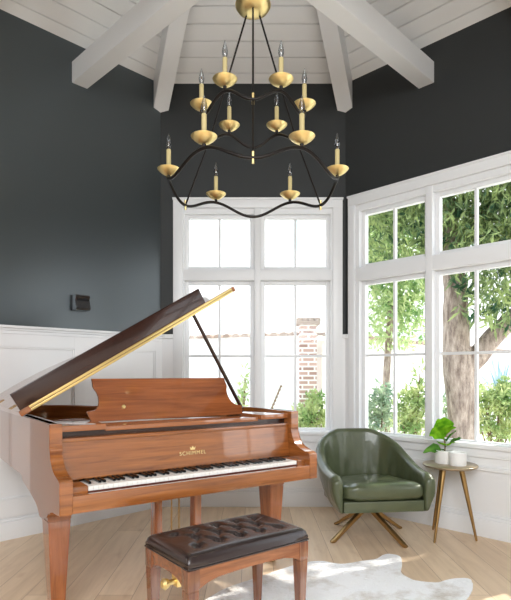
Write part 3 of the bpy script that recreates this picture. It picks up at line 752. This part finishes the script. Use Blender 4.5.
# ------------------------------------------------------------------ chandelier
HZ = 3.275
cd = thing('chandelier', 'two-tier black and brass chandelier with twelve candle lights hanging from the beams', 'chandelier', (0, YT, HZ))
m = MB(); m.lathe([(0, -.042), (.03, -.041), (.06, -.034), (.085, -.018), (.098, .002), (.099, .008), (.094, .010), (.06, .016), (.032, .03), (.024, .06), (.018, .075), (0, .078)], seg=40); m.build('brass_hub', M['brass'], cd)
m = MB(); m.tube([(0, 0, .07), (0, 0, 3.612-HZ)], .009, 10); m.lathe([(0, 0), (.06, 0), (.062, -.01), (.045, -.028), (.012, -.034), (0, -.034)], (0, 0, 3.612-HZ)); m.build('stem', M['iron'], cd)
def ringpt(Rr, zc, amp, a, n=6): return Vector((Rr*math.sin(a), -Rr*math.cos(a), zc+amp*math.cos(6*(a-R(30)))-HZ))
tiers = ((.285, 2.644, .030), (.467, 2.283, .036))
for Rr, zc, amp in tiers:
    m = MB(); m.tube([ringpt(Rr, zc, amp, 2*math.pi*k/144) for k in range(144)], .0088, 10, closed=True)
    rg = m.build('ring', M['iron'], cd)
    for k in range(6):
        a = R(30+60*k); p = ringpt(Rr, zc, amp, a)
        zt = 2.728 if Rr < .3 else 2.367
        c = (p.x, p.y, zt-HZ)
        m = MB(); m.tube([(p.x, p.y, p.z), (p.x, p.y, zt-HZ-.012)], [.008, .011], 10); m.build('socket', M['iron'], rg)
        m = MB(); m.lathe([(0, -.018), (.014, -.018), (.034, -.008), (.052, .003), (.062, .0095), (.0635, .008), (.0615, .004), (.050, -.008), (.034, -.020), (.018, -.028), (0, -.030)][::-1], c, 30); dp = m.build('drip_pan', M['brass'], cd)
        m = MB(); m.lathe([(0, -.02), (.0125, -.02), (.0125, .112), (.010, .116), (0, .116)], c, 16); m.build('candle_sleeve', M['candle'], dp)
        m = MB(); m.lathe([(0, .114), (.008, .116), (.0135, .132), (.0155, .148), (.012, .168), (.006, .188), (.0015, .205), (0, .206)], c, 16); m.build('flame_bulb', M['bulb'], dp)
        m = MB(); m.tube([(c[0], c[1], c[2]+.116), (c[0], c[1], c[2]+.160)], .0022, 6); m.build('filament', M['fil'], dp)
for k in range(3):
    a = R(120*k); e = ringpt(.467, 2.283, .036, a); t = ringpt(.285, 2.644, .030, a)
    s0 = Vector((.04*math.sin(a), -.04*math.cos(a), -.03))
    m = MB(); m.tube([s0, t, e], .0052, 8); ro = m.build('hanging_rod', M['iron'], cd)
    for q in (t, e):
        m = MB(); m.tube([q+Vector((0, 0, -.026)), q+Vector((0, 0, .03))], .0068, 10); m.build('brass_collar', M['brass'], ro)

# ------------------------------------------------------------------ garden outside the windows
m = MB(); m.prism([(-9, 4.2), (-9, 20), (16, 20), (16, -3), (4, -3), (2.3, 3.75), (.95, 5.1), (-.95, 5.1), (-2.3, 3.75), (-6, 3.2)], lambda a, b: (a, b, -.35), lambda a, b: (a, b, -.16))
o = m.build('ground', M['gravel'], smooth=0); struct(o)
def gwall(name, p0, p1, z0, z1, label):
    p0, p1 = Vector((*p0, 0)), Vector((*p1, 0)); d = (p1-p0); L = d.length; d.normalize(); nrm = Vector((d.y, -d.x, 0))
    root = thing(name, label, 'garden wall', ((p0+p1)/2+Vector((0, 0, -.16))))
    of = lambda a, b, z: p0+d*a+nrm*b+Vector((0, 0, z))-(p0+p1)/2-Vector((0, 0, -.16))
    m = MB(); m.prism([(0, -.2), (L, -.2), (L, z1-.06), (0, z0-.06)], lambda a, z: of(a, -.1, z), lambda a, z: of(a, .1, z)); m.build('masonry', M['stucco'], root, smooth=0)
    m = MB(); nt_ = int(L/.17)
    for i in range(nt_):
        a = (i+.5)*L/nt_; z = z0+(z1-z0)*(i+.5)/nt_-.06
        b = bmesh.new(); A = []
        for yy, ww in ((-.17, .085), (.17, .07)):
            A.append([b.verts.new(of(a+ww*math.cos(math.pi*k/6), yy, z-.01+ww*.95*math.sin(math.pi*k/6))) for k in range(7)])
        for k in range(6): b.faces.new((A[0][k], A[0][k+1], A[1][k+1], A[1][k]))
        b.faces.new(A[0]); b.faces.new(A[1]); m.merge(b)
    m.build('tile_coping', M['tile'], root)
    return root
gwall('garden_wall', (-5.5, 11.0), (.80, 8.9), 1.86, 1.93, 'white stucco garden wall with a clay tile coping behind the two-column back window')
gwall('garden_wall', (1.10, 8.95), (7.5, 14.5), 1.93, 1.80, 'white stucco garden wall with clay tile coping running behind the shrubs and trees at the right')
bp_ = thing('brick_pillar', 'weathered brick garden pillar with a tiled cap beyond the back window', 'pillar', (.905, 8.75, -.16))
m = MB(); m.box(-.135, .135, -.15, .15, 0, 2.18); m.build('shaft', M['brick'], bp_, smooth=0)
m = MB(); m.box(-.19, .19, -.19, .19, 2.18, 2.24, bev=.01)
for k in range(4): m.lathe([(0, 0), (.06, 0), (.055, .04), (.03, .06), (0, .065)], (-.15+.1*k, -.12, 2.24), 10)
m.box(-.14, .14, -.14, .14, 2.24, 2.30, bev=.02)
m.build('tile_cap', M['tile'], bp_)
hs = thing('neighbour_house', 'pale neighbouring house far beyond the garden wall', 'house', (-1, 15, -.16))
m = MB(); m.box(-9, 6.5, 0, .4, 0, 7.5); m.build('house_wall', M['house'], hs, smooth=0)
m = MB(); m.box(.18, .34, -.06, 0, 4.3, 7.0); m.build('downpipe', M['teal'], hs, smooth=0)
m = MB(); m.box(2.15, 2.5, -.06, 0, 4.6, 7.2); m.build('shutter', M['teal'], hs, smooth=0)
hs2 = thing('pale_outbuilding', 'pale plain outbuilding behind the trees at the right window', 'building', (10, 13, -.16), R(-45))
m = MB(); m.box(-9, 7, 3, 3.4, 0, 7.5); m.build('house_wall', M['house'], hs2, smooth=0)
m = MB(); m.box(-9.2, 7.2, 2.8, 3.5, 7.5, 7.7); m.build('eaves', M['house'], hs2, smooth=0)

def leaves(name, blobs, n, L, W, mat, parent, hang=.5, seed=1):
    """one foliage mesh: n slim pointed leaves filling the blobs [(centre, radii)]"""
    rnd = random.Random(seed); me = bpy.data.meshes.new(name); V = []; Fc = []
    tot = [r[0]*r[1]*r[2] for c, r in blobs]
    for i in range(n):
        (c, r), = rnd.choices(blobs, tot)
        while True:
            p = Vector((rnd.uniform(-1, 1), rnd.uniform(-1, 1), rnd.uniform(-1, 1)))
            if p.length < 1: break
        c = Vector(c)+Vector((p.x*r[0], p.y*r[1], p.z*r[2]))
        d = Vector((rnd.gauss(0, 1), rnd.gauss(0, 1), rnd.gauss(0, 1)-hang*2)).normalized()
        s = d.cross(Vector((rnd.gauss(0, 1), rnd.gauss(0, 1), rnd.gauss(0, 1)))).normalized()
        l = L*rnd.uniform(.6, 1.2); w_ = W*rnd.uniform(.7, 1.2); up = d.cross(s)*w_*.3; k = len(V)
        V += [c, c+d*l*.4+s*w_*.5+up, c+d*l, c+d*l*.4-s*w_*.5+up]; Fc.append((k, k+1, k+2, k+3))
    me.from_pydata([v[:] for v in V], [], Fc); me.materials.append(mat)
    o = bpy.data.objects.new(name, me); COL.objects.link(o); o.parent = parent; return o
# big tree in front of the right window
B0 = Vector(((462-CX)/F*6.6, 6.6, -.16))
tr = thing('garden_tree', 'large grey-barked tree with a forked trunk outside the right window', 'tree', B0)
px = lambda x, y, Y: Vector(((x-CX)/F*Y, Y, CH-(y-CY)/F*Y))-B0
m = MB()
mainp = catmull([px(464, 490, 6.6), px(464, 440, 6.6), px(462, 400, 6.6), px(457, 360, 6.6), px(456, 320, 6.6), px(454, 280, 6.65), px(448, 230, 6.7), px(440, 170, 6.75), px(425, 110, 6.8), px(400, 40, 6.9)], 6)
mr = [.20-.0*i for i in range(len(mainp))]
mr = [(.22 if i < 4 else .185 if i < 20 else .165-.0028*(i-20)) for i in range(len(mainp))]
mainp = [p+Vector((noise.noise(p*3), noise.noise(p*3+Vector((9, 0, 0))), 0))*.035 for p in mainp]
m.tube(mainp, mr, 18)
br2 = catmull([px(460, 372, 6.6), px(476, 358, 6.55), px(494, 336, 6.5), px(513, 318, 6.45), px(540, 290, 6.4), px(570, 240, 6.4), px(600, 150, 6.4)], 6)
m.tube(br2, [.13]*8+[.125-.002*i for i in range(len(br2)-8)], 16)
br3 = catmull([px(452, 262, 6.65), px(478, 225, 6.6), px(496, 196, 6.6), px(520, 150, 6.6), px(560, 60, 6.6)], 5)
m.tube(br3, [.07-.0015*i for i in range(len(br3))], 12)
m.build('trunk', M['bark'], tr)
def pb(x, y, Y, rx, ry, rz): return (px(x, y, Y), (rx, ry, rz))
leaves('foliage', [pb(400, 222, 7.0, .75, .6, .75), pb(445, 190, 6.5, .7, .7, .7), pb(490, 215, 6.4, .9, .6, .75), pb(505, 262, 6.3, .55, .5, .55), pb(475, 255, 6.2, .35, .4, .45), pb(440, 120, 6.5, 1.3, 1.0, .8), pb(380, 160, 7.2, .9, .8, .9), pb(560, 180, 6.3, 1.2, 1.0, 1.2), pb(480, 300, 6.2, .25, .3, .3), pb(505, 305, 6.2, .4, .4, .3)], 17000, .17, .04, M['leafA'], tr, .45, 3)
leaves('upper_foliage', [pb(430, 20, 6.6, 2.2, 1.6, 1.2), pb(560, 60, 6.3, 2.0, 1.6, 1.4)], 5200, .26, .07, M['leafA'], tr, .3, 4)
# paler tree further back
B1 = Vector(((386-CX)/F*8.7, 8.7, -.16))
t2 = thing('garden_tree', 'small pale green tree behind the left half of the right window', 'tree', B1)
px1 = lambda x, y, Y: Vector(((x-CX)/F*Y*.87, Y*.87, CH-(y-CY)/F*Y*.87))-B1
m = MB(); m.tube(catmull([px1(388, 445, 10), px1(386, 400, 10), px1(388, 350, 10), px1(392, 300, 10)], 5), .06, 10); m.build('trunk', M['bark'], t2)
leaves('foliage', [(px1(384, 320, 10), (.35, .5, .55)), (px1(396, 292, 10), (.5, .6, .5)), (px1(410, 330, 10.2), (.3, .4, .35)), (px1(418, 290, 10), (.35, .4, .6)), (px1(380, 270, 10), (.5, .5, .5)), (px1(405, 240, 10), (.9, .6, .7)), (px1(375, 215, 10), (.7, .6, .7))], 4200, .16, .05, M['leafB'], t2, .3, 5)
def shrub(name, label, x, y, Y, blobs, n, mat, L=.12, W=.04, seed=1, hang=-.2):
    Bx = Vector(((x-CX)/F*Y, Y, -.16))
    r = thing(name, label, 'shrub', Bx, group=None)
    q = lambda a, b, c: Vector(((a-CX)/F*c, c, CH-(b-CY)/F*c))-Bx
    m = MB()
    for (a, b, ra, rb) in blobs:
        m.tube([(0, 0, .0), q(a, b, Y)*.5+Vector((0, 0, .0)), q(a, b, Y)], [.02, .015, .008], 6)
    m.build('stem', M['stemg'], r)
    leaves('foliage', [(q(a, b, Y), (ra, ra, rb)) for (a, b, ra, rb) in blobs], n, L, W, mat, r, hang, seed)
    return r
shrub('shrub', 'leafy green shrub at the foot of the brick pillar', 312, 430, 8.2, [(306, 416, .22, .22), (318, 410, .2, .25), (300, 425, .2, .15), (322, 425, .16, .2), (312, 396, .1, .12)], 950, M['leafC'], seed=11)
shrub('shrub', 'small low shrub left of the pillar beyond the back window', 259, 430, 8.45, [(257, 418, .16, .16), (264, 424, .14, .12)], 260, M['leafC'], seed=12)
shrub('shrub', 'thin wisp of a shrub behind the piano lid prop', 243, 420, 8.3, [(245, 378, .06, .2), (243, 396, .08, .2)], 90, M['leafC'], seed=17)
fs = thing('flower_stalk', 'single dark leaning flower stalk beyond the back window', 'plant', Vector(((268-CX)/F*8, 8, -.16)))
q = lambda a, b: Vector(((a-CX)/F*8, 8, CH-(b-CY)/F*8))-Vector(((268-CX)/F*8, 8, -.16))
m = MB(); m.tube([q(266, 462), q(271, 410), q(276, 398), q(281, 386)], [.012, .012, .01, .012], 8); m.build('stalk', M['stemg'], fs)
m = MB()
for k in range(7):
    c = q(272+1.5*k, 408-3.6*k); m.lathe([(0, -.02), (.022, -.006), (.02, .012), (0, .022)], c, 8)
m.build('flower_heads', M['stemg'], fs)
shrub('shrub', 'grey-green rounded shrub below the pale tree', 378, 440, 7.6, [(376, 408, .18, .22), (384, 396, .16, .2), (373, 424, .2, .16), (388, 420, .14, .18)], 700, M['leafD'], seed=13)
shrub('shrub', 'bright yellow-green shrub beside the mullion of the right window', 412, 440, 6.7, [(408, 408, .18, .24), (418, 398, .16, .24), (414, 424, .2, .16), (403, 424, .14, .14), (420, 374, .07, .2)], 800, M['leafC'], seed=14)
shrub('shrub', 'loose shrub growing right of the forked trunk', 494, 445, 7.6, [(488, 406, .22, .2), (500, 400, .22, .2), (510, 408, .2, .2), (478, 420, .12, .12), (487, 428, .2, .14), (500, 432, .2, .14), (512, 426, .2, .2), (484, 392, .14, .16), (506, 388, .16, .14)], 1500, M['leafC'], seed=15)
shrub('shrub', 'small shrub just left of the big trunk', 445, 440, 8.2, [(446, 408, .12, .3), (448, 426, .12, .12)], 220, M['leafD'], seed=16)
ag = thing('agave', 'blue-grey spiky plant behind the loose shrub at the right', 'plant', Vector(((500-CX)/F*9, 9, -.16)))
m = MB(); rnd = random.Random(5)
for k in range(34):
    a = rnd.uniform(0, 6.28); e = rnd.uniform(.35, 1.4); L = rnd.uniform(.65, 1.0); d = Vector((math.cos(a)*math.cos(e), math.sin(a)*math.cos(e), math.sin(e))); s = d.cross(Vector((0, 0, 1))).normalized()
    m.grid([[d*(L*q)+s*(.04*(1-q)+.004)*k2+Vector((0, 0, .95-.15*q*q)) for k2 in (-1, 0, 1)] for q in (0, .3, .6, .85, 1)])
m.build('leaves', M['agave'], ag); m = MB(); m.lathe([(0, 0), (.05, 0), (.045, 1.0), (0, 1.05)]); m.build('trunk', M['stemg'], ag)
for k, (x, y, r_, lab) in enumerate(((497, 424, .2, 'larger rounded pale boulder under the loose shrub'), (506, 434, .13, 'smaller pale stone in front of the larger boulder'))):
    b = bmesh.new(); bmesh.ops.create_icosphere(b, subdivisions=3, radius=r_)
    for v in b.verts: v.co = v.co*(1+.28*noise.noise(v.co*4+Vector((k*7, 0, 0)))); v.co.z *= .75
    m = MB(); m.merge(b); o = m.build('boulder', M['rock'], smooth=60); o.location = Vector(((x-CX)/F*7.0, 7.0-.45*k, -.16+r_*.55)); tag(o, lab, 'rock')

# ------------------------------------------------------------------ light
wd = bpy.data.worlds.new('sky'); bpy.context.scene.world = wd; wd.use_nodes = True; nt = wd.node_tree
bg = nt.nodes['Background']
tcw = nt.nodes.new('ShaderNodeTexCoord'); sep = nt.nodes.new('ShaderNodeSeparateXYZ'); crw = nt.nodes.new('ShaderNodeValToRGB')
nt.links.new(tcw.outputs['Generated'], sep.inputs[0]); nt.links.new(sep.outputs['Z'], crw.inputs['Fac'])
crw.color_ramp.elements[0].position = 0; crw.color_ramp.elements[0].color = (1, .99, .97, 1)
crw.color_ramp.elements[1].position = .7; crw.color_ramp.elements[1].color = (.72, .86, 1, 1)
nt.links.new(crw.outputs['Color'], bg.inputs['Color']); bg.inputs['Strength'].default_value = 2.2
def lamp(name, typ, energy, loc, target=None, size=1, col=(1, 1, 1), size_y=None):
    l = bpy.data.lights.new(name, typ); l.energy = energy; l.color = col
    if typ == 'AREA':
        l.size = size
        if size_y: l.shape = 'RECTANGLE'; l.size_y = size_y
    o = bpy.data.objects.new(name, l); COL.objects.link(o); o.location = loc
    if target is not None: o.rotation_euler = (Vector(target)-Vector(loc)).to_track_quat('-Z', 'Y').to_euler()
    return o
sun = lamp('sun', 'SUN', 4.0, (8, 6, 10), (8-.62, 6-.30, 10-.72), col=(1, .95, .86)); sun.data.angle = R(.7)
lamp('fill_light', 'AREA', 215, (0, -2.4, 3.0), (0, 2.4, -.4), 3.6, (.95, .975, 1), 2.4)  # soft fill added behind the camera, not a fitting of the room

# ------------------------------------------------------------------ camera
cam = bpy.data.cameras.new('camera'); co = bpy.data.objects.new('camera', cam); COL.objects.link(co)
co.location = (0, 0, CH); co.rotation_euler = (R(90), 0, 0)
cam.sensor_fit = 'HORIZONTAL'; cam.sensor_width = 36; cam.lens = F/511*36
cam.shift_x = (255.5-CX)/511; cam.shift_y = (CY-300)/511
cam.clip_start = .05
s = bpy.context.scene; s.camera = co
s.view_settings.view_transform = 'Standard'; s.view_settings.exposure = .42
s.cycles.max_bounces = 10; s.cycles.transparent_max_bounces = 12; s.cycles.use_denoising = True
